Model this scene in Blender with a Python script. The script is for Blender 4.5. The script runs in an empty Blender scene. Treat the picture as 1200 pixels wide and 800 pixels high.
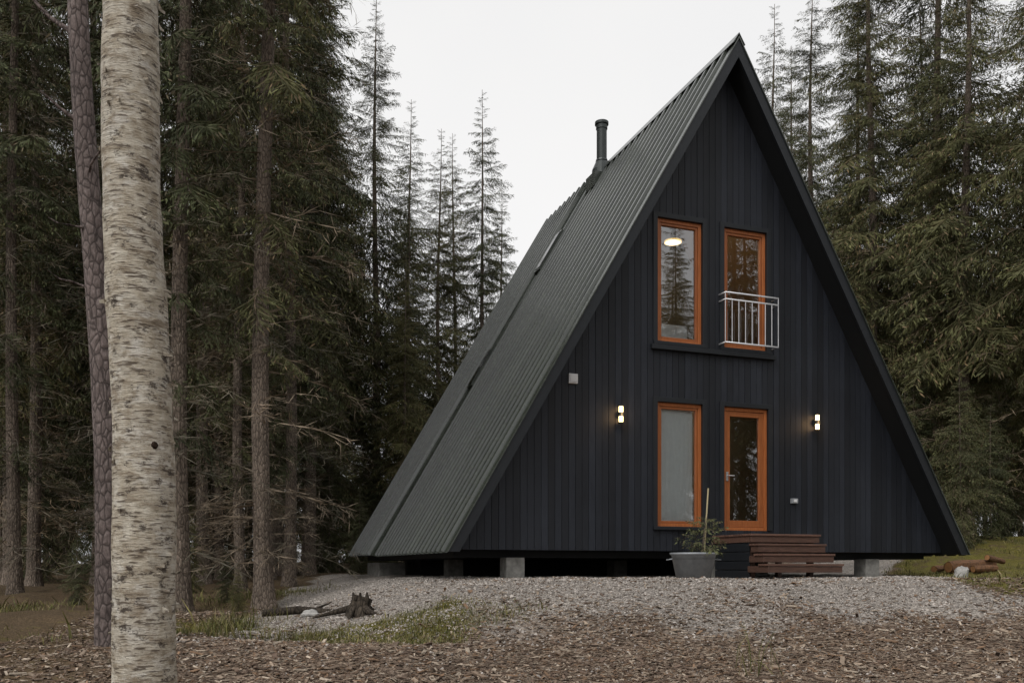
import bpy, math, random, bmesh
import numpy as np
from mathutils import Vector, Matrix, noise as mnoise
rng=np.random.default_rng(7); random.seed(7)
C=bpy.context; D=bpy.data
scene=C.scene
# ------------------------------------------------------------------ helpers
def ss(a,b,x):
    t=np.clip((np.asarray(x,float)-a)/(b-a),0,1); return t*t*(3-2*t)
def vn(x,y,s=0.):
    x=np.asarray(x,float); y=np.asarray(y,float)
    xi=np.floor(x); yi=np.floor(y); fx=x-xi; fy=y-yi
    fx=fx*fx*(3-2*fx); fy=fy*fy*(3-2*fy)
    def h(a,b):
        v=np.sin(a*127.1+b*311.7+s*74.7)*43758.5453
        return v-np.floor(v)
    return (h(xi,yi)*(1-fx)+h(xi+1,yi)*fx)*(1-fy)+(h(xi,yi+1)*(1-fx)+h(xi+1,yi+1)*fx)*fy
def fbm(x,y,s=0.,o=4):
    r=0;a=.5
    for i in range(o):
        r=r+a*(vn(x,y,s+i)-.5); x=np.asarray(x)*2.03; y=np.asarray(y)*2.03; a*=.5
    return r*2
class MB:
    def __init__(s): s.V=[];s.F=[];s.T=[];s.n=0
    def add(s,V,F,mat=0,tint=(1,1,1)):
        V=np.asarray(V,float).reshape(-1,3); F=np.asarray(F,int)
        s.V.append(V); s.F.append((F+s.n,mat)); t=np.asarray(tint,float)
        if t.ndim==1: t=np.tile(t,(len(V),1))
        s.T.append(t); s.n+=len(V)
    def inst(s,tpl,R,P,mat=0,tmul=None):
        tv,tf,tt=tpl; N=len(P)
        V=np.einsum('nij,kj->nki',R,tv)+P[:,None,:]
        F=(tf[None]+(np.arange(N)*len(tv))[:,None,None]).reshape(-1,tf.shape[1])
        T=np.tile(tt[None],(N,1,1))
        if tmul is not None: T=T*tmul[:,None,:]
        s.add(V.reshape(-1,3),F,mat,T.reshape(-1,3))
    def box(s,x0,x1,y0,y1,z0,z1,mat=0,tint=(1,1,1)):
        V=[(x0,y0,z0),(x1,y0,z0),(x1,y1,z0),(x0,y1,z0),(x0,y0,z1),(x1,y0,z1),(x1,y1,z1),(x0,y1,z1)]
        s.add(V,[(0,3,2,1),(4,5,6,7),(0,1,5,4),(1,2,6,5),(2,3,7,6),(3,0,4,7)],mat,tint)
    def prism(s,poly,y0,y1,mat=0,tint=(1,1,1)):
        n=len(poly)
        V=[(p[0],y0,p[1]) for p in poly]+[(p[0],y1,p[1]) for p in poly]
        if n==4: s.add(V,[(0,1,2,3),(7,6,5,4)]+[(i,i+n,(i+1)%n+n,(i+1)%n) for i in range(n)],mat,tint)
        else:
            s.add(V,[(i,i+n,(i+1)%n+n,(i+1)%n) for i in range(n)],mat,tint)
            s.add(V,[(0,i,i+1) for i in range(1,n-1)]+[(n,n+i+1,n+i) for i in range(1,n-1)],mat,tint)
    def tube(s,pts,rad,sides=10,mat=0,tint=(1,1,1),jit=0.,cap=False,seed=0):
        pts=np.asarray(pts,float); m=len(pts)
        a=np.linspace(0,2*math.pi,sides,endpoint=False)
        V=[]
        r=np.random.default_rng(seed)
        for i in range(m):
            d=pts[min(i+1,m-1)]-pts[max(i-1,0)]; d/=np.linalg.norm(d)+1e-9
            ref=np.array([1,0,0]) if abs(d[0])<.8 else np.array([0,1,0])
            u=np.cross(d,ref);u/=np.linalg.norm(u);v=np.cross(d,u)
            rr=rad[i]*(1+jit*(r.random(sides)-.5))
            V.append(pts[i]+np.outer(np.cos(a)*rr,u)+np.outer(np.sin(a)*rr,v))
        V=np.concatenate(V)
        F=[(i*sides+j,i*sides+(j+1)%sides,(i+1)*sides+(j+1)%sides,(i+1)*sides+j) for i in range(m-1) for j in range(sides)]
        s.add(V,F,mat,tint)
        if cap:
            for i,k in ((0,1),(m-1,-1)):
                c=np.concatenate([pts[i][None],V[i*sides:(i+1)*sides]])
                s.add(c,[(0,1+(j+1)%sides,1+j)[::k] for j in range(sides)],mat,tint)
    def build(s,name,mats,smooth=False,parent=None,bevel=0):
        V=np.concatenate(s.V); T=np.concatenate(s.T)
        me=D.meshes.new(name); me.vertices.add(len(V)); me.vertices.foreach_set('co',V.ravel())
        nl=sum(f.size for f,_ in s.F); npo=sum(len(f) for f,_ in s.F)
        me.loops.add(nl); me.polygons.add(npo)
        me.loops.foreach_set('vertex_index',np.concatenate([f.ravel() for f,_ in s.F]))
        tot=np.concatenate([np.full(len(f),f.shape[1]) for f,_ in s.F])
        me.polygons.foreach_set('loop_start',np.concatenate([[0],np.cumsum(tot)[:-1]]))
        me.polygons.foreach_set('material_index',np.concatenate([np.full(len(f),m) for f,m in s.F]))
        me.polygons.foreach_set('use_smooth',np.full(npo,smooth))
        at=me.color_attributes.new('tint','FLOAT_COLOR','POINT')
        at.data.foreach_set('color',np.concatenate([T,np.ones((len(T),1))],1).ravel())
        me.update(calc_edges=True); me.validate()
        for m in mats: me.materials.append(m)
        ob=D.objects.new(name,me); C.collection.objects.link(ob)
        if parent: ob.parent=parent
        if bevel:
            b=ob.modifiers.new('bevel','BEVEL'); b.width=bevel; b.segments=2; b.limit_method='ANGLE'
        return ob
def empty(name,loc=(0,0,0),rz=0):
    e=D.objects.new(name,None); C.collection.objects.link(e); e.location=loc; e.rotation_euler=(0,0,rz); return e
# ------------------------------------------------------------------ materials
class M:
    def __init__(s,name,rough=.6,spec=.5,metal=0,col=(.5,.5,.5)):
        s.m=D.materials.new(name); s.m.use_nodes=True; s.nt=s.m.node_tree; s.b=s.nt.nodes['Principled BSDF']
        s.b.inputs['Roughness'].default_value=rough; s.b.inputs['Specular IOR Level'].default_value=spec
        s.b.inputs['Metallic'].default_value=metal; s.b.inputs['Base Color'].default_value=(*col,1)
    def n(s,t): return s.nt.nodes.new(t)
    def l(s,a,b): s.nt.links.new(a,b)
    def coord(s,scale=(1,1,1),kind='Object'):
        tc=s.n('ShaderNodeTexCoord'); mp=s.n('ShaderNodeMapping'); mp.inputs['Scale'].default_value=scale
        s.l(tc.outputs[kind],mp.inputs[0]); return mp.outputs[0]
    def noise(s,vec,scale,detail=4,rough=.6):
        nd=s.n('ShaderNodeTexNoise'); nd.inputs['Scale'].default_value=scale; nd.inputs['Detail'].default_value=detail; nd.inputs['Roughness'].default_value=rough
        s.l(vec,nd.inputs['Vector']); return nd.outputs['Fac']
    def vor(s,vec,scale,feat='F1',out='Distance'):
        nd=s.n('ShaderNodeTexVoronoi'); nd.feature=feat; nd.inputs['Scale'].default_value=scale; s.l(vec,nd.inputs['Vector']); return nd.outputs[out]
    def ramp(s,fac,stops):
        nd=s.n('ShaderNodeValToRGB'); e=nd.color_ramp.elements
        while len(e)<len(stops): e.new(.5)
        for i,(p,c) in enumerate(stops):
            e[i].position=p; e[i].color=(*c,1) if hasattr(c,'__len__') else (c,c,c,1)
        s.l(fac,nd.inputs[0]); return nd.outputs[0]
    def mix(s,f,a,b,mode='MIX'):
        nd=s.n('ShaderNodeMix'); nd.data_type='RGBA'; nd.blend_type=mode
        for v,i in ((f,0),(a,6),(b,7)):
            if hasattr(v,'node'): s.l(v,nd.inputs[i])
            elif i==0: nd.inputs[0].default_value=v
            else: nd.inputs[i].default_value=(*v,1)
        return nd.outputs[2]
    def math(s,op,a,b=0.):
        nd=s.n('ShaderNodeMath'); nd.operation=op
        for v,i in ((a,0),(b,1)):
            if hasattr(v,'node'): s.l(v,nd.inputs[i])
            else: nd.inputs[i].default_value=v
        return nd.outputs[0]
    def attr(s,name):
        nd=s.n('ShaderNodeAttribute'); nd.attribute_name=name; return nd
    def bump(s,h,strength=.5,dist=.02):
        nd=s.n('ShaderNodeBump'); nd.inputs['Strength'].default_value=strength; nd.inputs['Distance'].default_value=dist
        s.l(h,nd.inputs['Height']); s.l(nd.outputs[0],s.b.inputs['Normal'])
    def col(s,c): s.l(c,s.b.inputs['Base Color'])
    def rgh(s,c): s.l(c,s.b.inputs['Roughness'])

def mat_foliage():
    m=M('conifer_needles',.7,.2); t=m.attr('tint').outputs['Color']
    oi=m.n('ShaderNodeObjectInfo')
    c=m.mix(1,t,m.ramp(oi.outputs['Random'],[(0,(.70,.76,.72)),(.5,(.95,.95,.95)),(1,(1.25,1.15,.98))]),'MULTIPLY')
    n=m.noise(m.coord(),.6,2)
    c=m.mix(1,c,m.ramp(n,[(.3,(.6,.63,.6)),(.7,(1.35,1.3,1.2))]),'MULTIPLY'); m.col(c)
    return m.m
def mat_tint(name,rough=.8,spec=.3,nscale=8):
    m=M(name,rough,spec); t=m.attr('tint').outputs['Color']; v=m.coord()
    m.col(m.mix(1,t,m.ramp(m.noise(v,nscale,4),[(.3,.7),(.7,1.25)]),'MULTIPLY')); return m.m
def mat_bark(name,a,b,c,sc=14,stretch=.3):
    m=M(name,.9,.2); v=m.coord((1,1,stretch))
    vo=m.vor(v,sc,'DISTANCE_TO_EDGE'); n=m.noise(v,sc*2,6,.7); n2=m.noise(m.coord((1,1,.5)),2.,4)
    base=m.ramp(n,[(.3,a),(.55,b),(.75,c)])
    base=m.mix(m.ramp(vo,[(0,.85),(.12,0)]),base,tuple(x*.35 for x in a))
    base=m.mix(1,base,m.ramp(n2,[(.3,(.75,.75,.72)),(.7,(1.25,1.25,1.2))]),'MULTIPLY')
    m.col(base); h=m.math('ADD',m.math('MINIMUM',vo,.25),m.math('MULTIPLY',n,.4)); m.bump(h,.9,.04); return m.m
def mat_birch():
    m=M('birch_bark',.75,.25)
    big=m.noise(m.coord((1,1,.9)),4.2,6,.65)
    base=m.ramp(big,[(.34,(.68,.63,.53)),(.46,(.52,.455,.355)),(.54,(.61,.56,.47)),(.66,(.34,.28,.21))])
    n=m.noise(m.coord((7,7,17)),1,7,.72); base=m.mix(m.ramp(n,[(.47,0.),(.62,.85)]),base,(.27,.215,.15))
    w=m.noise(m.coord((5,5,10)),1.3,5,.7); base=m.mix(m.ramp(w,[(.54,0.),(.66,.6)]),base,(.76,.73,.67))
    l=m.noise(m.coord((10,10,75)),1,3,.55); base=m.mix(m.ramp(l,[(.58,0.),(.625,.85)]),base,(.10,.075,.055))
    p=m.noise(m.coord((5.5,5.5,9)),1.2,10,.8); base=m.mix(m.ramp(p,[(.55,0.),(.595,.92)]),base,(.060,.045,.036))
    m.col(base); m.bump(m.math('ADD',m.math('MULTIPLY',p,-2.),m.math('ADD',n,l)),.9,.02); return m.m
def mat_clad():
    m=M('black_stained_boards',.55,.35); t=m.attr('tint').outputs['Color']
    g=m.noise(m.coord((40,40,1.3)),3,6,.65); w=m.noise(m.coord((1,1,1)),.7,4)
    c=m.ramp(g,[(.3,(.0055,.0068,.0100)),(.7,(.0180,.0210,.0275))])
    c=m.mix(1,c,t,'MULTIPLY'); c=m.mix(1,c,m.ramp(w,[(.3,(.8,.8,.82)),(.7,(1.3,1.27,1.22))]),'MULTIPLY')
    m.col(c); m.rgh(m.ramp(g,[(.3,.45),(.7,.68)])); m.bump(g,.35,.004); return m.m
def mat_roof():
    m=M('dark_metal_roofing',.3,.95,.0); n=m.noise(m.coord((.5,4,.5)),1.3,5,.6); f=m.noise(m.coord((3,30,3)),2,5,.7)
    c=m.ramp(n,[(.3,(.014,.018,.014)),(.7,(.044,.052,.040))]); c=m.mix(m.ramp(f,[(.5,0.),(.75,.55)]),c,(.066,.076,.046))
    m.col(c); m.rgh(m.ramp(f,[(.3,.14),(.7,.34)])); return m.m
def mat_wood(name,a,b,rough=.5,stretch=(25,25,2)):
    m=M(name,rough,.4); g=m.noise(m.coord(stretch),2,6,.65); m.col(m.mix(1,m.ramp(g,[(.3,a),(.7,b)]),m.attr('tint').outputs['Color'],'MULTIPLY')); m.bump(g,.3,.003); return m.m
def mat_plain(name,col,rough=.5,spec=.5,metal=0,var=.15):
    m=M(name,rough,spec,metal); n=m.noise(m.coord(),9,5); m.col(m.ramp(n,[(.3,tuple(c*(1-var) for c in col)),(.7,tuple(c*(1+var) for c in col))])); return m.m
def mat_emit(name,col,s):
    m=M(name); m.b.inputs['Emission Color'].default_value=(*col,1); m.b.inputs['Emission Strength'].default_value=s; return m.m
def mat_glass():
    m=M('window_glass'); nt=m.nt
    g=m.n('ShaderNodeBsdfGlossy'); g.inputs['Roughness'].default_value=.0; g.inputs['Color'].default_value=(.95,.97,1,1)
    t=m.n('ShaderNodeBsdfTransparent'); t.inputs[0].default_value=(.92,.94,.93,1)
    f=m.n('ShaderNodeFresnel'); f.inputs[0].default_value=1.5
    fac=m.math('ADD',m.math('MULTIPLY',f.outputs[0],2.2),.12)
    mx=m.n('ShaderNodeMixShader'); m.l(fac,mx.inputs[0]); m.l(t.outputs[0],mx.inputs[1]); m.l(g.outputs[0],mx.inputs[2])
    m.l(mx.outputs[0],nt.nodes['Material Output'].inputs[0]); return m.m
def mat_ground():
    m=M('forest_ground',.95,.15); v=m.coord()
    ga=m.attr('gravel').outputs['Fac']; mo=m.attr('moss').outputs['Fac']; fo=m.attr('forest').outputs['Fac']
    n1=m.noise(v,3,6,.7); n2=m.noise(v,28,5,.75); n3=m.noise(v,.7,4)
    vo=m.vor(v,42,'F1','Color'); vd=m.vor(v,42)
    sep=m.n('ShaderNodeSeparateColor'); m.l(vo,sep.inputs[0])
    grav=m.ramp(sep.outputs[0],[(0,(.15,.132,.117)),(.5,(.26,.235,.21)),(1,(.41,.375,.34))])
    vo2=m.vor(v,24,'F1','Color'); s2=m.n('ShaderNodeSeparateColor'); m.l(vo2,s2.inputs[0])
    lit=m.ramp(s2.outputs[0],[(0,(.080,.058,.043)),(.5,(.165,.122,.092)),(1,(.28,.22,.17))])
    fore=m.ramp(n2,[(.3,(.040,.029,.018)),(.55,(.105,.074,.044)),(.75,(.17,.12,.072))])
    mos=m.ramp(n2,[(.3,(.040,.038,.010)),(.55,(.125,.110,.026)),(.8,(.24,.20,.050))])
    c=m.mix(fo,lit,fore)
    gm=m.ramp(m.math('ADD',ga,m.math('MULTIPLY',m.math('SUBTRACT',n1,.5),.6)),[(.4,0.),(.6,1.)])
    c=m.mix(gm,c,grav)
    mm=m.ramp(m.math('ADD',mo,m.math('MULTIPLY',m.math('SUBTRACT',n1,.5),1.6)),[(.45,0.),(.72,1.)])
    c=m.mix(mm,c,mos)
    c=m.mix(1,c,m.ramp(n3,[(.3,(.8,.8,.8)),(.7,(1.2,1.18,1.15))]),'MULTIPLY')
    m.col(c); m.bump(m.math('ADD',m.math('MULTIPLY',vd,-.8),n2),.7,.03); return m.m
FOL=mat_foliage(); SPB=mat_bark('spruce_bark',(.105,.082,.067),(.195,.155,.128),(.32,.27,.235),22,.35)
PIB=mat_bark('pine_bark',(.095,.076,.072),(.17,.135,.13),(.29,.245,.24),16,.45)
BIR=mat_birch(); CLAD=mat_clad(); ROOF=mat_roof()
TRIM=mat_plain('black_painted_trim',(.010,.012,.015),.5,.4)
SOFF=mat_plain('dark_soffit_boards',(.008,.009,.010),.7,.3)
ORW=mat_wood('orange_pine_frame',(.27,.078,.022),(.42,.14,.042),.4)
DECK=mat_wood('brown_stained_deck',(.070,.036,.026),(.15,.080,.056),.6,(3,25,25))
CONC=mat_plain('concrete',(.21,.205,.19),.85,.2,0,.35)
STEEL=mat_plain('galvanised_steel',(.55,.55,.56),.35,.5,.7,.08)
BLKM=mat_plain('black_flue_metal',(.03,.036,.034),.35,.5,.3)
INTW=mat_wood('interior_pine_lining',(.26,.16,.08),(.38,.25,.14),.6)
INTG=mat_plain('interior_plaster',(.20,.19,.15),.8)
CURT=mat_plain('white_blind',(.86,.88,.88),.8,.2,0,.04)
WHT=mat_plain('white_plastic',(.6,.6,.6),.4); ZINC=mat_plain('grey_zinc',(.27,.285,.30),.5,.5,.2,.2)
GLASS=mat_glass(); LAMP=mat_emit('warm_lamp_glass',(1,.60,.26),7); LAMP2=mat_emit('ceiling_lamp_glass',(1,.66,.22),1.0)
SKYL=mat_plain('dark_skylight_glass',(.01,.012,.014),.08,.7)
SOIL=mat_plain('soil',(.03,.02,.014),.95,.1); GRASS=mat_tint('grass_blades',.7,.3); STONE=mat_tint('stones',.85,.3,30); CHIP=mat_tint('wood_chip_litter',.85,.2,30)
ENDW=mat_plain('cut_log_end',(.26,.13,.055),.8,.2,0,.3); ROCK=mat_plain('granite',(.34,.33,.31),.85,.3,0,.3)
ROTW=mat_wood('rotten_orange_wood',(.05,.028,.015),(.20,.095,.042),.85,(12,5,12))
STUMPM=mat_bark('dead_wood',(.03,.024,.019),(.06,.048,.038),(.11,.09,.07),18,.3)
GRD=mat_ground()
# ------------------------------------------------------------------ house frame of reference
TH=math.radians(19.9); OX,OY=3.881,15.2; cu,su=math.cos(TH),math.sin(TH)
def loc(x,y): dx=np.asarray(x)-OX; dy=np.asarray(y)-OY; return dx*cu+dy*su, -dx*su+dy*cu
# ------------------------------------------------------------------ ground
def gh(x,y):
    x=np.asarray(x,float); y=np.asarray(y,float); xl,yl=loc(x,y)
    zc=-1.22+1.04*ss(7.0,13.2,y)-.03*np.clip(7-y,0,20)
    zl=np.interp(y,[-20,0,6,10,15,22,40,100],[-1.5,-1.43,-1.25,-.87,-.62,-.42,-.1,.5])
    w=ss(-7.6,-4.4,xl+.5*fbm(x*.5,y*.5,3)); z=zl*(1-w)+zc*w
    z=z+ss(4.6,10,xl)*ss(-2.5,7,yl)*1.1+ss(10,30,yl)*.4*w
    far=ss(60,140,np.hypot(x,y)); z=z*(1-far)+.4*far
    rough=.03+.18*np.clip(1-w+ss(5.2,7,xl)*ss(-1,2,yl)+ss(9.5,12,yl),0,1)
    return z+rough*fbm(x*.55,y*.55,1)+.03*fbm(x*2.3,y*2.3,5)
def m_right(x,y):
    n=.9*fbm(x*.9,y*.9,9); return ss(0,.8,x-(5.9+.29*(y-11.5))+n)*ss(10.8,11.8,y+n)
def m_patch(x,y):
    n=.7*fbm(x*1.1,y*1.1,12)
    a=1-ss(.5,1.15,np.hypot((x+1.7)/1.7,(y-10.8)/1.1)+n); b=1-ss(.5,1.15,np.hypot((x+3.9)/.9,(y-11.6)/.9)+n)
    return np.maximum(a,b*.8)
def m_gravel(x,y):
    n=fbm(x*.7,y*.7,20)
    g=ss(9.4,12.0,y+1.6*n)*ss(-4.4,-3.5,x+.10*(y-12)+.7*n)*(1-ss(22,25,y))
    return g*(1-m_right(x,y))
def m_forest(x,y):
    xl,yl=loc(x,y)
    return np.clip(1-ss(-4.3,-3.1,x+.9*fbm(x*.8,y*.8,31)) + ss(9.5,11,yl)+ss(13,16,x),0,1)
def grid_lines(a,b,step,far):
    mid=np.arange(a,b+1e-6,step); o=[];s=step;v=b
    while v<far: s*=1.25; v+=s; o.append(v)
    l=[];s=step;v=a
    while v>-far: s*=1.25; v-=s; l.append(v)
    return np.array(l[::-1]+list(mid)+o)
gx=grid_lines(-9,12,.09,500); gy=grid_lines(6,22,.09,500)
X,Y=np.meshgrid(gx,gy); Z=gh(X,Y); nx,ny=len(gx),len(gy)
idx=np.arange(nx*ny).reshape(ny,nx)
F=np.stack([idx[:-1,:-1],idx[:-1,1:],idx[1:,1:],idx[1:,:-1]],-1).reshape(-1,4)
mb=MB(); mb.add(np.stack([X,Y,Z],-1).reshape(-1,3),F); g=mb.build('ground',[GRD],True)
for nm,fn in (('gravel',m_gravel),('forest',lambda x,y:np.maximum(m_forest(x,y),m_right(x,y))),('moss',lambda x,y:np.clip(np.maximum(m_patch(x,y),m_right(x,y)*.72)+.33*m_forest(x,y),0,1))):
    a=g.data.attributes.new(nm,'FLOAT','POINT'); a.data.foreach_set('value',np.asarray(fn(X,Y),float).ravel())
def scatter(n,x0,x1,y0,y1,mask):
    P=np.stack([rng.uniform(x0,x1,n),rng.uniform(y0,y1,n)],1)
    k=rng.random(n)<mask(P[:,0],P[:,1]); P=P[k]; return P
def randrot(n,tilt=1.0):
    a=rng.uniform(0,2*np.pi,n); t=rng.normal(0,tilt,n); b=rng.uniform(0,2*np.pi,n)
    def rz(a): c,s=np.cos(a),np.sin(a); o=np.zeros(n); e=np.ones(n); return np.stack([np.stack([c,-s,o],-1),np.stack([s,c,o],-1),np.stack([o,o,e],-1)],1)
    def rx(a): c,s=np.cos(a),np.sin(a); o=np.zeros(n); e=np.ones(n); return np.stack([np.stack([e,o,o],-1),np.stack([o,c,-s],-1),np.stack([o,s,c],-1)],1)
    return rz(a)@rx(t)@rz(b)
def stone_tpl(seed):
    r=np.random.default_rng(seed); v=np.array([(1,0,0),(-1,0,0),(0,1,0),(0,-1,0),(0,0,.7),(0,0,-.7)])*r.uniform(.7,1.2,(6,1))
    f=np.array([(0,2,4),(2,1,4),(1,3,4),(3,0,4),(2,0,5),(1,2,5),(3,1,5),(0,3,5)]); return v,f,np.ones((6,3))
mb=MB()
for k in range(3):
    P=scatter(42000,-4.5,11,8.2,18,lambda x,y:np.clip(m_gravel(x,y)+.12,0,1)*ss(19,12,y)*(1-m_right(x,y))*(1-m_forest(x,y))); n=len(P); s=rng.lognormal(-4.5,.38,n)
    R=randrot(n,.5)*s[:,None,None]*rng.uniform(.7,1.3,(n,3))[:,None,:]
    b=rng.uniform(.4,1.0,n)**1.2*.49; T=np.stack([b*1.04,b*.94,b*.85],1)
    mb.inst(stone_tpl(k),R,np.stack([P[:,0],P[:,1],gh(P[:,0],P[:,1])+s*.3],1),0,T)
mb.build('gravel',[STONE])
def chip_tpl(seed):
    r=np.random.default_rng(seed); w=r.uniform(.2,.5)
    v=np.array([(-1,-w,0),(1,-w*.8,.1),(1,w,.05),(-1,w*.9,-.05),(-1,-w,.16),(1,-w*.8,.26),(1,w,.21),(-1,w*.9,.11)])
    f=np.array([(4,5,6,7),(0,1,5,4),(1,2,6,5),(2,3,7,6),(3,0,4,7)]); return v,f,np.ones((8,3))
mb=MB(); pal=np.array([(.205,.150,.110),(.155,.108,.080),(.31,.24,.18),(.12,.086,.065),(.225,.145,.092),(.41,.34,.265)])
cm=lambda x,y:(1-m_gravel(x,y)*.9)*(1-.75*m_patch(x,y))*(1-.5*m_forest(x,y))*(1-m_right(x,y)*.7)
for k in range(4):
    P=scatter(38000,-6,10,6.8,14.5,cm); n=len(P); s=rng.lognormal(-3.98,.45,n)
    R=randrot(n,.35)*s[:,None,None]
    T=pal[rng.integers(0,6,n)]*rng.uniform(.6,1.15,(n,1))
    mb.inst(chip_tpl(k),R,np.stack([P[:,0],P[:,1],gh(P[:,0],P[:,1])+.006],1),0,T)
mb.build('wood_chips',[CHIP])
def blade_tpl(seed):
    r=np.random.default_rng(seed); b=r.uniform(.3,.8)
    v=np.array([(-.03,0,0),(.03,0,0),(.024,b*.25,.5),(-.024,b*.25,.5),(0.004,b,.9),(-.004,b,.9)])
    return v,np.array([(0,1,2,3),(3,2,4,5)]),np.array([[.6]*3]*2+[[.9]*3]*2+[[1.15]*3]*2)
mb=MB(); gpal=np.array([(.12,.125,.03),(.17,.16,.045),(.23,.20,.07),(.10,.11,.03),(.26,.21,.11)])
def addgrass(n,x0,x1,y0,y1,mask,h,sd=.35,w=1.):
    for k in range(3):
        P=scatter(n,x0,x1,y0,y1,mask); m=len(P); s=h*rng.lognormal(0,sd,m)
        R=randrot(m,.25)*s[:,None,None]; R[:,:,0]*=w
        mb.inst(blade_tpl(k),R,np.stack([P[:,0],P[:,1],gh(P[:,0],P[:,1])-.005],1),0,gpal[rng.integers(0,5,m)]*rng.uniform(.6,1.1,(m,1)))
addgrass(34000,-5,1,9.0,12.8,lambda x,y:m_patch(x,y)*ss(-.35,.15,fbm(x*2,y*2,66)),.035,.4,2.5)
addgrass(26000,4.5,17,10.5,24,lambda x,y:m_right(x,y)*ss(-.1,.25,fbm(x*1.2,y*1.2,44)),.04,.45,2.5)
addgrass(9000,-9,-3,10,18,lambda x,y:m_forest(x,y)*ss(0,.4,fbm(x*.9,y*.9,41)),.06,.5,1.6)
addgrass(1300,-4.2,-2.3,10.8,12.6,lambda x,y:ss(.1,.3,fbm(x*1.5,y*1.5,43)),.15,.4,.7)
addgrass(9,2.2,2.7,8.5,8.9,lambda x,y:x*0+1,.40,.2,.35)
mb.build('grass',[GRASS])
# ------------------------------------------------------------------ conifers
def diamonds(B,Dn,L,W,S):
    m=B+Dn*(L*.4)[:,None]; V=np.stack([B,m+S*(W*.5)[:,None],B+Dn*L[:,None],m-S*(W*.5)[:,None]],1)
    return V.reshape(-1,3)
def nrm(a): return a/(np.linalg.norm(a,axis=-1,keepdims=True)+1e-9)
def bough_tpl(seed,nside=21,wd=.0145,hang=.5,dens=1.0,fine=.029,ls=.66):
    r=np.random.default_rng(seed); B=[];Dn=[];L=[];W=[];T=[]
    def axis(t): return np.array([t,0.03*math.sin(t*6+seed),-.20*t*t+.10*max(0,t-.6)*t])
    def put(b,d,l,w,t): B.append(b);Dn.append(d);L.append(l);W.append(w);T.append(t)
    for i in range(6):
        a=axis(i/6);b=axis((i+1.2)/6); d=b-a; l=np.linalg.norm(d); put(a,d/l,l,.016*(1.2-i/6),(.11,.085,.065))
    for i in range(nside):
        t=.08+.92*(i+r.random()*.6)/nside
        for sg in (-1,1):
            if r.random()<.1: continue
            l=(.42*(1-t)**.75+.08)*r.uniform(.5,1.2)*(min(1,.45+t*2)); b=axis(t)
            ang=math.radians(r.uniform(38,62)); d=np.array([math.cos(ang),sg*math.sin(ang),-r.uniform(.1,.7)]); d/=np.linalg.norm(d)
            put(b,d,l*1.02,.010,(.085,.085,.045))
            n=max(2,int(l/fine*dens))
            for j in range(n):
                q=b+d*l*(j+r.random())/n + np.array([0,0,-.12*l*((j+1)/n)**2])
                e=d*.8+np.array([r.normal(0,.35),r.normal(0,.35),-abs(r.normal(hang,.5))]); e/=np.linalg.norm(e)
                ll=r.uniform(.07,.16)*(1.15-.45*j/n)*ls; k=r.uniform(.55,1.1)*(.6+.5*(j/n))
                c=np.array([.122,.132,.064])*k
                if r.random()<.14: c=np.array([.19,.145,.095])*k
                put(q,e,ll,wd*r.uniform(.7,1.3),tuple(c))
    B=np.array(B);Dn=np.array(Dn);L=np.array(L);W=np.array(W);T=np.array(T)
    S=nrm(np.cross(Dn,nrm(r.normal(size=Dn.shape))+np.array([0,0,.5])))
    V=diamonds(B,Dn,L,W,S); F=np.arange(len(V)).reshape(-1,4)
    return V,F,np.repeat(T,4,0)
def dead_tpl(seed):
    r=np.random.default_rng(seed); B=[];Dn=[];L=[];W=[]
    def ax(t): return np.array([t,.05*math.sin(4*t+seed),.04*math.sin(3*t+seed*2)-.1*t*t])
    for i in range(5):
        a=ax(i/5);b=ax((i+1.15)/5);d=b-a;l=np.linalg.norm(d);B.append(a);Dn.append(d/l);L.append(l*1.1);W.append(.018*(1.2-i/5))
    for i in range(11):
        t=r.uniform(.15,1);b=ax(t);l=r.uniform(.12,.42)*(1.2-t*.6);an=r.uniform(.5,1.2)*r.choice([-1,1]);d=nrm(np.array([math.cos(an),math.sin(an),r.normal(-.15,.3)]))
        B.append(b);Dn.append(d);L.append(l);W.append(.009)
        for j in range(3):
            q=b+d*l*r.uniform(.2,.9);e=nrm(d+r.normal(0,.6,3));B.append(q);Dn.append(e);L.append(r.uniform(.05,.16));W.append(.007)
    B=np.array(B);Dn=np.array(Dn);L=np.array(L);W=np.array(W)
    S=nrm(np.cross(Dn,r.normal(size=Dn.shape)))
    V=diamonds(B,Dn,L,W,S); F=np.arange(len(V)).reshape(-1,4)
    return V,F,np.tile(np.array([[.20,.165,.135]]),(len(V),1))
BL=[bough_tpl(i) for i in range(4)]
BS=[bough_tpl(10+i,12,.030,.3,1.0,.055,1.0) for i in range(3)]
BD=[dead_tpl(i) for i in range(4)]
BF=[bough_tpl(20+i,11,.045,.4,1.0,.10,1.3) for i in range(2)]
def place(mb,tpls,items,mat):
    if not items: return
    A=np.array([i[0] for i in items]);az=np.array([i[1] for i in items]);p=np.array([i[2] for i in items]);L=np.array([i[3] for i in items]);T=np.array([i[4] for i in items])
    ex=np.stack([np.cos(az)*np.cos(p),np.sin(az)*np.cos(p),np.sin(p)],-1)
    ey=np.stack([-np.sin(az),np.cos(az),np.zeros_like(az)],-1); ez=np.cross(ex,ey)
    ro=np.random.default_rng(len(items)).normal(0,.25,len(az)); ey2=ey*np.cos(ro)[:,None]+ez*np.sin(ro)[:,None]; ez2=np.cross(ex,ey2)
    R=np.stack([ex,ey2,ez2],-1)*L[:,None,None]
    k=np.arange(len(items))%len(tpls)
    for t in range(len(tpls)):
        s=k==t
        if s.any(): mb.inst(tpls[t],R[s],A[s],mat,np.tile(T[s][:,None],(1,3)))
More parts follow.
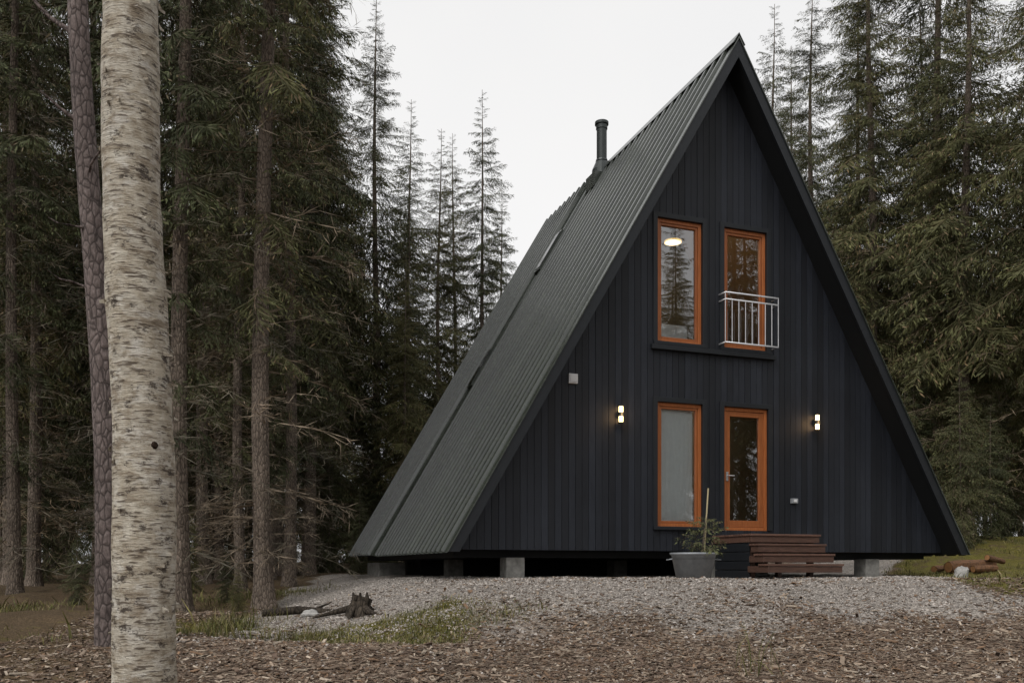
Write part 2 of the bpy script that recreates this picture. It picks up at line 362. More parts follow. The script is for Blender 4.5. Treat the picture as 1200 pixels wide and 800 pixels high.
def spruce(name,H,R,cb,dia,seed,dead=1.5,step=.27,dens=5,skip=.12,lod=0,deadn=1.6,pw=.62,sparse_to=None):
    r=np.random.default_rng(seed); mb=MB(); ph=r.uniform(0,6,2)
    def ax(z): return np.array([.06*math.sin(z*.35+ph[0]),.06*math.sin(z*.4+ph[1]),z])
    zs=np.concatenate([[-.3,0,.15,.4],np.linspace(.9,H,22)])
    rad=[dia/2*(1.5 if z<0.05 else 1.28 if z<.3 else 1.1 if z<.6 else 1)*max(.03,(1-z/H))**.8 for z in zs]
    mb.tube([ax(z) for z in zs],rad,8 if lod else 12,1,(1,1,1),.10,seed=seed)
    long_,short,deads=[],[],[]
    z=cb
    while z<H-.15:
        t=(z-cb)/(H-cb)
        prof=((1-t)**pw)*min(1,.5+t*2.2)
        clump=.75+.5*float(vn(z*.7,seed))
        ph_=r.uniform(0,6)
        sk=skip if not (sparse_to and z<sparse_to) else .62
        for k in range(dens if t<.85 else 4):
            if r.random()<sk: continue
            L=max(.2,R*prof*clump*r.uniform(.55,1.2)); az=ph_+k*2*math.pi/dens+r.normal(0,.3)
            pit=math.radians(-28+60*t**1.5+r.normal(0,8)); it=(ax(z+r.uniform(-.1,.1)),az,pit,L,r.uniform(.7,1.25))
            (long_ if L>.85 else short).append(it)
        z+=step*(1-.4*t)*r.uniform(.7,1.3)
    z=dead
    while z<max(cb,sparse_to or 0)+ (H-cb)*.3:
        for k in range(int(r.poisson(deadn))):
            deads.append((ax(z),r.uniform(0,6.28),math.radians(r.normal(-8,12)),R*r.uniform(.3,.85),r.uniform(.6,1.2)))
        z+=.25
    if lod: place(mb,BF,long_,0); place(mb,BF,short,0)
    else: place(mb,BL,long_,0); place(mb,BS,short,0); place(mb,BD,deads,0)
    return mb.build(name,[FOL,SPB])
def put_tree(ob,x,y,s=1.,rz=None):
    ob.location=(x,y,float(gh(x,y))-.02); ob.scale=(s,s,s); ob.rotation_euler=(0,0,random.uniform(0,6.28) if rz is None else rz)
def dup(src,name,x,y,s,parent=None):
    o=D.objects.new(name,src.data); C.collection.objects.link(o); put_tree(o,x,y,s)
    if parent: o.parent=parent
    return o
VA=spruce('spruce_tree',19.5,2.6,2.0,.34,101,dens=5,step=.31)
VB=spruce('spruce_tree',19.0,2.3,3.2,.30,102,skip=.15,step=.32)
VC=spruce('spruce_tree',18.0,2.1,3.5,.26,103,skip=.15,step=.31)
VD=spruce('spruce_tree',23.0,2.8,4.0,.36,104,skip=.15,step=.35)
VE=spruce('spruce_tree',24.0,2.3,4.5,.32,105,skip=.2,step=.42,deadn=3.2,dead=.8,sparse_to=11)
VF=spruce('spruce_tree',22.0,2.1,3.0,.28,106,skip=.25,step=.42,deadn=3.2,dead=.8,sparse_to=9)
VY=spruce('spruce_tree',5.0,1.25,.3,.08,107,dead=99,step=.18,skip=.1,pw=.8)
VL=spruce('spruce_tree',20.,3.0,1.,.34,108,lod=1,step=.5)
put_tree(VA,-4.64,30,1.0); put_tree(VB,-2.71,33,.86); put_tree(VC,-1.15,34,1.02); put_tree(VD,-5.7,25,.95)
put_tree(VE,-4.2,15,1.0,1.0); put_tree(VF,-5.41,14.5,1.05,2.0); put_tree(VY,10.9,21.5,.9); put_tree(VL,-60,80)
def T(src,x,y,s): return dup(src,'spruce_tree',x,y,s)
T(VB,-4.18,36,1.0);T(VC,-2.5,38,1.03);T(VC,-.5,40,.96);T(VB,-7.4,34,1.2);T(VC,-3.4,29,.68);T(VA,-6.6,29,1.05)
T(VF,-5.54,18,.8);T(VF,-4.81,19,.95);T(VE,-6.96,20,.9);T(VE,-7.6,23,.8);T(VF,-9.6,17,.9);T(VE,-10.8,20,.95);T(VE,-8.2,18.3,.9)
T(VF,-11.8,15.5,.9);T(VB,-3.2,26.5,.5)
T(VA,-9.6,24,.95);T(VB,-12.5,22,1.0);T(VA,-14.5,26,1.0);T(VC,-7.9,26.5,.8);T(VC,-11.3,27,.9);T(VB,-6.0,22,.62)
T(VD,12.2,30,1.05);T(VA,11.9,35,1.15);T(VD,14.9,38,1.1);T(VA,13.9,27.0,1.1);T(VB,14.9,24,1.15);T(VD,13.6,43,1.05);T(VA,17.5,29,1.2);T(VB,11.5,39,1.25)
forest=[]
def ok(x,y,d):
    return all((x-a)**2+(y-b)**2>d*d for a,b in forest)
cnt=0
while cnt<50:
    x=random.uniform(-34,-5.5);y=random.uniform(21,58); k=x/y
    if k>-.2 or k<-.8 or not ok(x,y,2.6): continue
    forest.append((x,y)); T(random.choice([VA,VB,VE,VD]) if y>27 else random.choice([VE,VF,VB]),x,y,random.uniform(.85,1.15)); cnt+=1
cnt=0
while cnt<24:
    x=random.uniform(12,48);y=random.uniform(28,62); k=x/y
    if k<.34 or k>.8 or not ok(x,y,3.2): continue
    forest.append((x,y)); T(random.choice([VA,VB,VD,VD]),x,y,random.uniform(.95,1.25)); cnt+=1
cnt=0
while cnt<16:   # forest on the near right side of the clearing
    x=random.uniform(19,34);y=random.uniform(-15,10)
    if not ok(x,y,3): continue
    forest.append((x,y)); T(random.choice([VA,VB,VD]),x,y,random.uniform(1.0,1.25)); cnt+=1
cnt=0
while cnt<16:
    a=random.uniform(math.pi*.95,math.pi*1.7); rr=random.uniform(24,42); x=4+rr*math.cos(a); y=4+rr*math.sin(a)
    if not ok(x,y,3): continue
    forest.append((x,y)); T(random.choice([VA,VB]),x,y,random.uniform(.75,1.0)); cnt+=1
for x,y,s in ((-5.0,15.5,.20),(-4.4,14.2,.16),(-6.2,17.,.35),(-7.4,15.,.25),(12.3,22.6,.7),(13.6,21.8,.5),(10.4,24,.7),(11.6,26,.9),(14.2,23,.7),(-3.8,22,.45),(-3.9,27,.9),(-2.9,30,.8),(-5.4,26,.8),(-2.2,36,1.0),(-8.8,20,.8),(-10.5,23,.9),(-7.2,26,1.0),(9.8,27,.8),(12.8,28,1.2),(-12,27,1.0),
    (-7,44,1.6),(-5,46,1.5),(-3,45,1.4),(-1,47,1.5),(-8.5,40,1.5),(-4.2,41,1.3),(-1.8,42,1.3),(.6,46,1.3),(-6.3,38,1.2),(17,40,1.6),(20,36,1.5),(16,33,1.3),(19,28,1.3),(-13,24,.9),(-9.4,28,1.1),(-15,30,1.2)):
    T(VY,x,y,s)
df=empty('distant_forest')
for i in range(170):
    a=random.uniform(-.4,3.54); rr=random.uniform(66,105); x=rr*math.cos(a); y=rr*math.sin(a)
    k=x/y if y>0 else -99
    s=random.uniform(.8,1.1) if not (-.26<k<.32) else random.uniform(.5,.7)
    dup(VL,'distant_spruce',x,y,s,df)
for i in range(36):
    y=random.uniform(55,85); dup(VL,'distant_spruce',random.uniform(-.24,-.01)*y,y,random.uniform(.42,.6),df)
VL.parent=df; VL.name='distant_spruce'
# ------------------------------------------------------------------ foreground pine and birch
mb=MB()
def pax(z): t=(z+.9)/7.3; return np.array([-4.58-.28*t+.05*math.sin(t*5),10.0+.04*math.sin(t*4),z])
zs=np.linspace(-1.1,15,60); mb.tube([pax(z) for z in zs],[.145*(1.25 if z<-.85 else 1)*(1-.035*(z+1)) for z in zs],20,0,(1,1,1),.07,seed=3)
def limb(mb,p0,p1,r0,mat,n=6,seed=0,sides=7):
    r=np.random.default_rng(seed); p0=np.array(p0,float);p1=np.array(p1,float)
    P=[p0+(p1-p0)*t+(r.normal(0,.03,3)*np.linalg.norm(p1-p0) if 0<t<1 else 0) for t in np.linspace(0,1,n)]
    mb.tube(P,[r0*(1-.8*t) for t in np.linspace(0,1,n)],sides,mat,(1,1,1),seed=seed); return P
limb(mb,pax(5.95),(-5.75,9.9,6.7),.035,0,7,1); limb(mb,pax(5.0),(-5.25,9.8,5.3),.03,0,5,2); limb(mb,pax(3.8),(-5.1,9.7,3.85),.026,0,5,3); limb(mb,pax(3.1),(-5.15,9.8,3.3),.024,0,5,4)
limb(mb,pax(4.4),(-4.45,9.6,4.7),.02,0,4,5); limb(mb,pax(7.2),(-3.9,10.2,7.8),.03,0,5,6)
items=[]
for i in range(26):
    z=9+i*.24; a=i*2.4; L=1.9*(1-(i/26)*.6); P=limb(mb,pax(z),pax(z)+np.array([math.cos(a)*L,math.sin(a)*L,.5]),.04,0,5,20+i)
    for q in P[1:]:
        for k in range(3): items.append((q,random.uniform(0,6.28),random.uniform(-.2,.8),random.uniform(.4,.7),1.1))
place(mb,BS,items,1)
mb.build('pine_tree',[PIB,FOL],True)
mb=MB()
def bax(z): return np.array([-2.19-.027*(z+.7)+.012*math.sin(z*2.2),5.3+.01*math.sin(z*1.7),z])
zs=np.linspace(-1.45,13,160); mb.tube([bax(z) for z in zs],[.184*(1.15 if z<-1.3 else 1)*(1-.036*(z+.7)) *(1+.02*math.sin(z*5)+.012*math.sin(z*13)) for z in zs],36,0,(1,1,1),.025,seed=5)
r=np.random.default_rng(9)
for i in range(170):
    z=r.uniform(-1.2,4.5); a=r.uniform(-math.pi,math.pi); R0=.184*(1-.036*(z+.7)); w=r.uniform(.05,.28); h=r.uniform(.008,.05); lift=r.uniform(.008,.034)
    V=[]
    for j in range(5):
        aa=a+w*(j/4); rr=R0+.003+lift*(j/4)**2
        for dz in (0,h*(1-.6*j/4)): c=bax(z+dz); V.append((c[0]+math.cos(aa)*rr,c[1]+math.sin(aa)*rr,z+dz))
    mb.add(V,[(2*j,2*j+2,2*j+3,2*j+1) for j in range(4)],0)
c=bax(.72); mb.tube([c+np.array([.11,-.12,0]),c+np.array([.128,-.14,.0])],[.026,.014],9,2,(1,1,1),.3,True)
leaf=[]
for i in range(24):
    z=5.5+i*.3; a=i*2.4; L=2.2*(1-i/30); P=limb(mb,bax(z),bax(z)+np.array([math.cos(a)*L,math.sin(a)*L,L*.8]),.045,0,6,60+i)
    for q in P[2:]:
        for k in range(26): leaf.append(q+r.normal(0,.22,3))
leaf=np.array(leaf); n=len(leaf); lt=(np.array([(0,0,0),(.5,.4,0),(1.1,0,.1),(.5,-.4,0)]),np.array([(0,1,2,3)]),np.ones((4,3)))
mb.inst(lt,randrot(n,1.2)*.045,leaf,1,np.tile([[.09,.12,.04]],(n,1)))
mb.build('birch_tree',[BIR,FOL,SOIL],True)
# ------------------------------------------------------------------ cabin
cab=empty('a_frame_cabin',(OX,OY,0),TH)
AP=9.04; EV=.26; HW=5.15; LEN=8.44; SL=(AP-EV)/HW; TKX=.145
def zin(x): return AP-SL*(abs(x)+TKX)
FY=.40
OPEN=[(-1.339,-.444,3.88,6.01),(-.01,.885,3.88,6.01),(-1.339,-.444,.71,2.85),(-.01,.92,.66,2.85)]
BZ=.29
mb=MB(); bw=.122; xs=np.arange(-5.06,5.06,bw)
for i,x0 in enumerate(xs):
    cuts=sorted({x0,x0+bw-.007}|{c for o in OPEN for c in o[:2] if x0<c<x0+bw-.007}|({0.} if x0<0<x0+bw-.007 else set()))
    tn=rng.uniform(.62,1.45); yo=rng.uniform(-.003,.003)
    for a,b in zip(cuts[:-1],cuts[1:]):
        if b-a<.004: continue
        mid=(a+b)/2; hol=sorted([(o[2],o[3]) for o in OPEN if o[0]<mid<o[1]]); z=BZ
        segs=[]
        for h in hol: segs.append((z,h[0]));z=h[1]
        segs.append((z,None))
        for z0,z1 in segs:
            za=zin(a)+.02 if z1 is None else z1; zb=zin(b)+.02 if z1 is None else z1
            if min(za,zb)<z0+.01: continue
            mb.prism([(a,z0),(b,z0),(b,zb),(a,za)],FY+yo,FY+.028,0,(tn,tn,tn*1.03))
mb.build('gable_cladding',[CLAD],parent=cab)
def core(y0,y1,op,mat,name,zb=BZ+.01):
    mb=MB(); cs=sorted({-4.93,0.,4.93}|{c for o in op for c in o[:2]})
    for a,b in zip(cs[:-1],cs[1:]):
        mid=(a+b)/2; hol=sorted([(o[2],o[3]) for o in op if o[0]<mid<o[1]]); z=zb
        for h in hol: mb.prism([(a,z),(b,z),(b,h[0]),(a,h[0])],y0,y1); z=h[1]
        A_,B_=zin(a),zin(b)
        mb.prism([(a,z),(b,z),(b,max(B_,z+.001)),(a,max(A_,z+.001))],y0,y1)
    return mb.build(name,[mat],parent=cab)
core(FY+.03,FY+.20,OPEN,TRIM,'gable_wall'); core(FY+.203,FY+.215,OPEN,INTG,'gable_wall_lining')
core(8.0,8.2,[],TRIM,'rear_gable_wall'); core(3.6,3.65,[],INTG,'interior_partition')
mb=MB()
for sg in (-1,1):
    P=[(0,AP-.03),(0,AP-SL*TKX),(sg*(HW-TKX),EV),(sg*(HW-.02),EV)]
    mb.prism(P if sg<0 else P[::-1],.0,LEN,0)
mb.build('roof_structure',[SOFF],parent=cab)
mb=MB()
for sg in (-1,1):
    P=[(0,AP+.045),(0,AP-SL*TKX-.02),(sg*(HW-TKX-.012),EV-.012),(sg*(HW+.025),EV-.012)]
    mb.prism(P if sg<0 else P[::-1],-.045,-.002,0)
    P=[(0,AP+.085),(0,AP+.05),(sg*(HW+.028),EV-.012),(sg*(HW+.05),EV-.012)]
    mb.prism(P if sg<0 else P[::-1],-.065,.08,1)
    mb.prism(P if sg<0 else P[::-1],LEN-.1,LEN+.03,1)
mb.build('bargeboards',[TRIM,ROOF],parent=cab)
mb=MB()
for sg in (-1,1):
    P=[(0,AP-SL*TKX-.003),(0,AP-SL*TKX-.04),(sg*(HW-TKX-.05),EV+.05),(sg*(HW-TKX-.012),EV+.05)]
    mb.prism(P if sg<0 else P[::-1],FY+.22,7.99,0)
mb.build('interior_lining',[INTW],parent=cab)
per=.29; prof=[(0,0),(.165,0),(.18,.075),(.235,.075),(.25,0)]
mb=MB(); nseg=6
for sg in (-1,1):
    e=np.array([sg*HW,-(AP-EV)]);ln=np.linalg.norm(e); e/=ln; nn=np.array([-e[1]*sg,e[0]*sg]); nn=nn if nn[1]>0 else -nn
    ys=[];hs=[];y=.02
    while y<LEN-.02:
        base=.07 if y>5.85 else 0.
        for a,h in prof:
            if y+a<LEN: ys.append(y+a);hs.append(h+base)
        y+=per
        if 5.38<y<5.86:
            ys+= [y,y+.001]; hs+=[0,0]; y=5.87
    ys=np.array(ys);hs=np.array(hs); V=[]
    for k in range(nseg+1):
        t=k/nseg*(ln+.03)
        for yy,h in zip(ys,hs):
            p=e*t+nn*h; V.append((p[0],yy,AP+p[1]))
    n=len(ys); F=[(k*n+i,k*n+i+1,(k+1)*n+i+1,(k+1)*n+i) for k in range(nseg) for i in range(n-1)]
    if sg>0: F=[f[::-1] for f in F]
    mb.add(V,F,0)
mb.build('ribbed_roof_sheets',[ROOF],parent=cab)
mb=MB()
for t0,t1 in ((.16,.27),(.48,.58)):
    P=[]
    for t,h in ((t0,.12),(t0,.01),(t1,.01),(t1,.12)):
        x=-HW*t; z=AP-(AP-EV)*t; P.append((x-.8625*h,z+.506*h))
    mb.prism(P,5.50,5.83,0)
    P=[]
    for t,h in ((t0+.006,.132),(t0+.006,.121),(t1-.006,.121),(t1-.006,.132)):
        x=-HW*t; z=AP-(AP-EV)*t; P.append((x-.8625*h,z+.506*h))
    mb.prism(P,5.53,5.80,1)
mb.build('skylights',[ROOF,SKYL],parent=cab)
mb=MB()
for sg in (-1,1):
    P=[(0,AP+.145),(0,AP+.13),(sg*.11,AP-.055),(sg*.125,AP-.05)]
    mb.prism(P if sg<0 else P[::-1],-.06,LEN+.03,0)
    for yy in (5.46,5.84):
        P=[(0,AP+.17),(0,AP+.02),(sg*HW,EV+.02),(sg*(HW+.08),EV+.02)]
        mb.prism(P if sg<0 else P[::-1],yy,yy+.03,0)
mb.build('ridge_cap',[ROOF],parent=cab)
mb=MB(); mb.box(-4.86,4.86,FY+.35,8.19,.17,.288,0)
mb.build('floor_frame',[SOFF],parent=cab)
mb=MB(); mb.box(-4.5,4.5,FY+.22,7.98,.60,.66,0); mb.box(-3.2,3.2,FY+.22,7.98,3.25,3.5,0)
mb.build('interior_floors',[INTW],parent=cab)
mb=MB()
for y0 in (.62,4.1,7.6):
    for x in (-3.87,-.2,3.4):
        mb.box(x-.16,x+.16,y0-.08,y0+.25,-.9,.168 if y0>1 else .169,0)
mb.box(-4.9,-4.3,6.6,8.0,-.9,.12,0)
mb.build('concrete_piers',[CONC],parent=cab,bevel=.01)
mb=MB(); mb.box(-4.2,4.4,5.6,5.65,-.9,.169,0); mb.build('crawlspace_skirt',[SOFF],parent=cab)
def window(name,o,door=False):
    x0,x1,z0,z1=o; mb=MB(); f=.062; ya,yb=FY+.03,FY+.12
    x0+=.003;x1-=.003;z0+=.003;z1-=.003
    fb=f*.9
    mb.box(x0,x0+f,ya,yb,z0,z1,0);mb.box(x1-f,x1,ya,yb,z0,z1,0);mb.box(x0+f,x1-f,ya,yb,z1-f,z1,0);mb.box(x0+f,x1-f,ya,yb,z0,z0+fb,0)
    s=.04 if not door else .09; a,b,c,d=x0+f+.004,x1-f-.004,z0+fb+.004,z1-f-.004; y2,y3=ya+.015,yb-.01
    sb=s if not door else .12
    mb.box(a,a+s,y2,y3,c,d,0,(.8,.8,.8));mb.box(b-s,b,y2,y3,c,d,0,(.8,.8,.8));mb.box(a+s,b-s,y2,y3,d-s,d,0,(.8,.8,.8));mb.box(a+s,b-s,y2,y3,c,c+sb,0,(.8,.8,.8))
    mb.build(name+'_frame',[ORW],parent=cab,bevel=.004)
    g=MB(); g.add([(a+s,y2+.035,c+sb),(b-s,y2+.035,c+sb),(b-s,y2+.035,d-s),(a+s,y2+.035,d-s)],[(0,1,2,3)]); g.build(name+'_glass',[GLASS],parent=cab)
    k=MB(); w=.085; p=FY-.025
    k.box(x0-w,x0-.001,p,FY+.03,z0-.0,z1+w,0);k.box(x1+.001,x1+w,p,FY+.03,z0,z1+w,0);k.box(x0-.001,x1+.001,p,FY+.03,z1+.002,z1+w,0)
    if z0>.68: k.box(x0-w,x1+w,p-.03,FY+.03,z0-.06,z0-.002,0)
    k.build(name+'_casing',[TRIM],parent=cab,bevel=.004)
window('upper_window',OPEN[0]); window('balcony_door',OPEN[1]); window('lower_window',OPEN[2]); window('entrance_door',OPEN[3],True)
mb=MB(); mb.box(-1.47,1.04,FY-.075,FY+.0,3.735,3.815,0); mb.build('upper_sill_ledge',[TRIM],parent=cab,bevel=.004)
mb=MB(); mb.tube([(.085,FY+.04,1.63),(.085,FY-.02,1.63),(.20,FY-.02,1.63)],[.011]*3,8,0); mb.box(.065,.105,FY+.028,FY+.043,1.54,1.70,0); mb.build('door_handle',[STEEL],parent=cab,bevel=.002)
mb=MB(); n=40
xs_=np.linspace(-1.23,-.56,n); V=[(x,FY+.135+.003*math.sin(i*1.3),z) for z in (.80,2.76) for i,x in enumerate(xs_)]
mb.add(V,[(i,i+1,n+i+1,n+i) for i in range(n-1)],0); mb.build('window_blind',[CURT],True,cab)
mb=MB(); mb.box(-1.25,-.52,.75,1.2,3.5,4.30,0); mb.box(-1.5,-.55,2.2,2.25,3.5,4.6,1); mb.box(.05,.42,3.0,3.55,.66,2.6,1); mb.box(.5,.85,1.6,1.7,.66,2.7,0); mb.build('interior_furniture',[CURT,INTW],parent=cab,bevel=.02)
mb=MB(); lx,ly,lz=.02,2.2,6.36
mb.tube([(lx,ly,lz),(lx,ly,lz+.03)],[.165,.165],28,0,cap=True); mb.tube([(lx,ly,lz+.031),(lx,ly,lz+.09)],[.175,.12],28,1,cap=True); mb.tube([(lx,ly,lz+.09),(lx,ly,8.1)],[.006,.006],6,1); mb.build('ceiling_lamp',[LAMP2,WHT],parent=cab)
def plight(name,xl,yl,z,pw,col,rad):
    l=D.lights.new(name,'POINT'); l.energy=pw; l.color=col; l.shadow_soft_size=rad; o=D.objects.new(name,l); C.collection.objects.link(o); o.parent=cab; o.location=(xl,yl,z)
plight('ceiling_lamp_bulb',lx,ly,6.2,14,(1,.72,.42),.12); plight('hall_fill_light',.6,2.6,2.9,16,(1,.75,.5),.1)  # hall light is an unseen fill, added to brighten the lower window blind
mb=MB(); ry=FY-.19; x0,x1=-.10,1.00; zt,zb=4.80,3.93
for z in (zt,zt-.12): mb.tube([(x0,FY,z),(x0,ry,z),(x1,ry,z),(x1,FY,z)],[.015]*4,8,0)
mb.tube([(x0,FY,zb),(x0,ry,zb),(x1,ry,zb),(x1,FY,zb)],[.015]*4,8,0)
for i in range(9):
    x=x0+(x1-x0)*i/8; mb.tube([(x,ry,zb),(x,ry,zt-.12 if 0<i<8 else zt)],[.009]*2,8,0)
mb.build('balcony_railing',[STEEL],True,cab)
for nm,x,z in (('wall_lamp',-2.07,2.57),('wall_lamp',1.93,2.66)):
    mb=MB(); y=FY-.085
    mb.tube([(x,y,z-.13),(x,y,z-.035)],[.036]*2,20,0,cap=True); mb.tube([(x,y,z+.035),(x,y,z+.13)],[.036]*2,20,0,cap=True)
    mb.tube([(x,y,z-.034),(x,y,z+.034)],[.05]*2,20,1,cap=True); mb.tube([(x,y,z+.131),(x,y,z+.15)],[.05]*2,20,1,cap=True); mb.tube([(x,y,z-.15),(x,y,z-.131)],[.05]*2,20,1,cap=True)
    for dx in (-.047,.047): mb.box(x+dx-.004,x+dx+.004,y-.004,y+.004,z-.13,z+.13,1)
    mb.box(x-.03,x+.03,y+.04,FY,z-.06,z+.06,1)
    mb.build(nm,[LAMP,BLKM],parent=cab); plight('wall_lamp_bulb',x,FY-.22,z,2.8,(1,.62,.30),.05)
mb=MB(); mb.box(-3.0,-2.84,FY-.045,FY,3.04,3.2,0); mb.box(-2.98,-2.86,FY-.055,FY-.046,3.06,3.18,0); mb.build('vent_cover',[WHT],parent=cab,bevel=.006)
mb=MB(); mb.box(1.40,1.53,FY-.06,FY,1.17,1.26,0); mb.box(1.43,1.50,FY-.07,FY-.061,1.19,1.24,1); mb.build('outdoor_socket',[ZINC,WHT],parent=cab,bevel=.006)
mb=MB(); cx,cy=-.10,5.15
mb.tube([(cx,cy,8.7),(cx,cy,9.0),(cx,cy,9.18),(cx,cy,9.2),(cx,cy,10.02)],[.24,.22,.14,.115,.115],28,0)
mb.tube([(cx,cy,9.2),(cx,cy,9.24)],[.14,.13],28,0,cap=True)
mb.tube([(cx,cy,10.03),(cx,cy,10.09)],[.155,.155],28,0,cap=True); mb.tube([(cx,cy,9.93),(cx,cy,10.02)],[.13,.13],28,0,cap=True)
mb.box(cx-.28,cx+.12,cy-.25,cy+.25,8.55,8.86,1)
mb.build('chimney_flue',[BLKM,ROOF],False,cab)
mb=MB()
xa,xb=-.24,1.12
for i in range(9):
    y0=-.76+i*.128; mb.box(xa-.02,xb+.02,y0,y0+.12,.525,.56,0,[rng.uniform(.8,1.25)]*3)
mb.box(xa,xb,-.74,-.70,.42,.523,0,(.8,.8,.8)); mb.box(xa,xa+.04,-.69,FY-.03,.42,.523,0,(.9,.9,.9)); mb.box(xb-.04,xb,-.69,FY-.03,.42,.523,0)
for i in range(3):
    zt=.395-.165*i; yf=-.93-.17*i; xl_=xa+.0-.03*i; xr=xb+.03*i
    for j in range(2): mb.box(xl_,xr,yf+j*.13,yf+j*.13+.123,zt-.035,zt,0,[rng.uniform(.85,1.3)]*3)
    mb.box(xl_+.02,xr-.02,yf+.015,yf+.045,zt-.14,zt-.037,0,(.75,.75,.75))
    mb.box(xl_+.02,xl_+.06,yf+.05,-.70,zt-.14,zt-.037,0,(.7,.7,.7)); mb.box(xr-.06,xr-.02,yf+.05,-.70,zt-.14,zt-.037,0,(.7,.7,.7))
for x in (xa+.05,xb-.14):
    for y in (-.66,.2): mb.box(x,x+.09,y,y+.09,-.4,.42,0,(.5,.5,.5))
for i in range(4): mb.box(xa+.012,xa+.03,-.67,FY-.06,-.18+i*.15,-.04+i*.15,1)
mb.build('entrance_steps',[DECK,TRIM],parent=cab,bevel=.005)
# ------------------------------------------------------------------ tub with sapling
px_,py_=2.86,13.9; pz=float(gh(px_,py_))
tub=empty('planter_tub',(px_,py_,pz))
mb=MB(); mb.tube([(0,0,0),(0,0,.01),(0,0,.36),(0,0,.37),(0,0,.40),(0,0,.40),(0,0,.30)],[.001,.27,.345,.37,.37,.335,.33],36,0)
mb.tube([(0,0,.30),(0,0,.345)],[.34,.01],36,1)
for sx in (-1,1): mb.tube([(sx*.35,-.08,.30),(sx*.41,-.08,.29),(sx*.41,.08,.29),(sx*.35,.08,.30)],[.01]*4,6,0)
mb.build('tub',[ZINC,SOIL],True,tub)
mb=MB(); items=[]
mb.tube([(.12,0,.3),(.17,.02,.7),(.22,0,1.02)],[.012,.009,.004],7,1)
for i in range(26):
    t=i/26; items.append((np.array([.12+.1*t,0,.42+.55*t]),i*2.4,random.uniform(-.1,.6),random.uniform(.30,.46)*(1.1-t*.6),1.6))
place(mb,BF,items,0)
mb.build('sapling',[FOL,SPB],False,tub)
mb=MB(); mb.tube([(.17,.05,.25),(.245,.06,1.42)],[.014,.012],8,0,cap=True); mb.build('bamboo_stake',[mat_plain('bamboo',(.45,.38,.22),.5)],True,tub)
# ------------------------------------------------------------------ small props
def rock(name,x,y,s,mat,seed):
    me=D.meshes.new(name); bm=bmesh.new(); bmesh.ops.create_icosphere(bm,subdivisions=3,radius=1)
    r=np.random.default_rng(seed); o=r.uniform(0,50,3)
    for v in bm.verts:
        k=mnoise.noise(v.co*1.3+Vector(o))*.45+mnoise.noise(v.co*4+Vector(o))*.12; v.co*=1+k; v.co.x*=s[0];v.co.y*=s[1];v.co.z*=s[2]
    bm.to_mesh(me); bm.free(); me.materials.append(mat); ob=D.objects.new(name,me); C.collection.objects.link(ob); ob.location=(x,y,float(gh(x,y))+s[2]*.25); ob.rotation_euler=(0,0,seed)
rock('granite_rock',8.15,16.0,(.15,.12,.18),ROCK,1); rock('granite_rock',-2.9,12.6,(.13,.1,.07),ROCK,3)
sx,sy=-2.1,12.2; sz=float(gh(sx,sy)); mb=MB()
mb.tube([(0,0,-.1),(0,0,.02),(.01,0,.12),(.04,.01,.23)],[.22,.17,.14,.12],16,0,(1,1,1),.4,True,4)
for i in range(5):
    a=i*1.25+.4; l=.35+.15*(i%3); mb.tube([(.08*math.cos(a),.08*math.sin(a),.09),(.5*l*math.cos(a),.5*l*math.sin(a),.03),(l*math.cos(a+.3),l*math.sin(a+.3),-.06)],[.06,.04,.012],7,0,(1,1,1),.2)
for i in range(9): a=i*.7; mb.tube([(.10*math.cos(a),.10*math.sin(a),.19),(.11*math.cos(a),.11*math.sin(a),.25+.05*math.sin(i*2.1))],[.035,.012],5,0)
o=mb.build('tree_stump',[STUMPM],True); o.location=(sx,sy,sz)
mb=MB(); mb.tube([(-.6,0,.05),(-.1,.05,.09),(.5,0,.06),(.9,-.06,.02)],[.05,.06,.045,.02],9,0,(1,1,1),.2,True); mb.tube([(.1,.03,.08),(.35,.25,.2)],[.03,.008],6,0)
o=mb.build('fallen_branch',[STUMPM],True); o.location=(-3.0,12.7,float(gh(-3.,12.7)))
fl=empty('fallen_log',(9.5,18.1,float(gh(9.5,18.1)))); ang=np.linspace(0,2*math.pi,12,endpoint=False)
for i,(p,q,R_) in enumerate((((-.55,0,.10),(.55,.35,.16),.12),((-.2,-.3,.06),(.35,-.15,.08),.07),((.3,.1,.30),(.85,.5,.22),.06),((-.75,.2,.06),(-.45,.45,.08),.07))):
    mb=MB(); p=np.array(p);q=np.array(q); d=q-p
    mb.tube([p,p+d*.33,p+d*.66,q],[R_,R_*1.06,R_*.98,R_*.9],12,0,(1,1,1),.18,seed=i)
    u=nrm(np.cross(d,[0,0,1.])); v=nrm(np.cross(u,d))
    for e in (p,q): V=[e]+[e+R_*.9*(math.cos(t)*u+math.sin(t)*v) for t in ang]; mb.add(V,[(0,1+j,1+(j+1)%12) for j in range(12)],1)
    mb.build('log_piece_%d'%i,[ROTW,ENDW],False,fl)
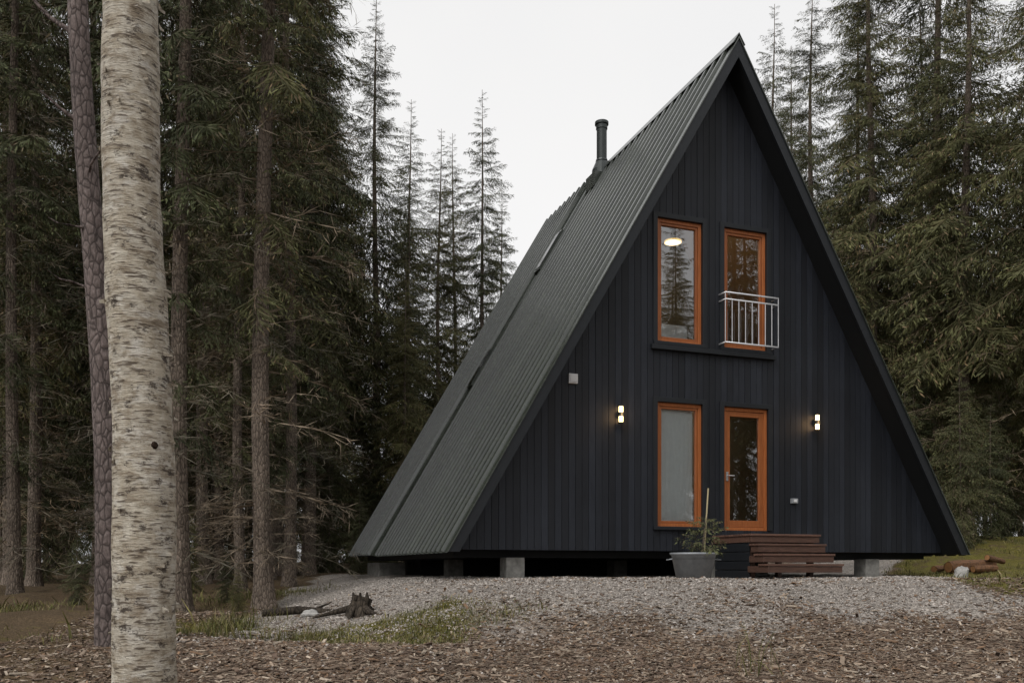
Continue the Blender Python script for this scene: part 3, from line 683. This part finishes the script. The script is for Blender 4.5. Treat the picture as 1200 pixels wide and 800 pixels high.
# ------------------------------------------------------------------ light
w=D.worlds.new('World'); scene.world=w; w.use_nodes=True; nt=w.node_tree; bg=nt.nodes['Background']; out=nt.nodes['World Output']
sky=nt.nodes.new('ShaderNodeTexSky'); sky.sky_type='NISHITA'; sky.sun_disc=False; sky.sun_elevation=math.radians(48); sky.sun_rotation=math.radians(215); sky.dust_density=4
hs=nt.nodes.new('ShaderNodeHueSaturation'); hs.inputs['Saturation'].default_value=.1; nt.links.new(sky.outputs[0],hs.inputs['Color']); nt.links.new(hs.outputs[0],bg.inputs[0]); bg.inputs[1].default_value=.05
bg2=nt.nodes.new('ShaderNodeBackground'); tc=nt.nodes.new('ShaderNodeTexCoord'); no=nt.nodes.new('ShaderNodeTexNoise'); no.inputs['Scale'].default_value=1.6; no.inputs['Detail'].default_value=4
nt.links.new(tc.outputs['Generated'],no.inputs['Vector']); rp=nt.nodes.new('ShaderNodeValToRGB'); rp.color_ramp.elements[0].position=.3; rp.color_ramp.elements[0].color=(.88,.885,.905,1); rp.color_ramp.elements[1].position=.7; rp.color_ramp.elements[1].color=(1,.99,.98,1)
nt.links.new(no.outputs['Fac'],rp.inputs[0]); nt.links.new(rp.outputs[0],bg2.inputs[0]); bg2.inputs[1].default_value=.78
ad=nt.nodes.new('ShaderNodeAddShader'); nt.links.new(bg.outputs[0],ad.inputs[0]); nt.links.new(bg2.outputs[0],ad.inputs[1]); nt.links.new(ad.outputs[0],out.inputs[0])
sl=D.lights.new('sun','SUN'); sl.energy=1.4; sl.angle=math.radians(25); sl.color=(1,.975,.94); so=D.objects.new('sun',sl); C.collection.objects.link(so)
az=math.radians(215); el=math.radians(48); dv=Vector((math.sin(az)*math.cos(el),math.cos(az)*math.cos(el),math.sin(el))); so.rotation_euler=dv.to_track_quat('Z','Y').to_euler()
# ------------------------------------------------------------------ camera
cam=D.cameras.new('camera'); co=D.objects.new('camera',cam); C.collection.objects.link(co); co.location=(0,0,0); co.rotation_euler=(math.radians(90),0,0)
cam.sensor_width=36; cam.lens=36*1034/1200; cam.shift_y=265/1200; cam.clip_end=2000; cam.clip_start=.05
scene.camera=co
scene.view_settings.view_transform='Standard'; scene.view_settings.look='None'; scene.view_settings.exposure=0
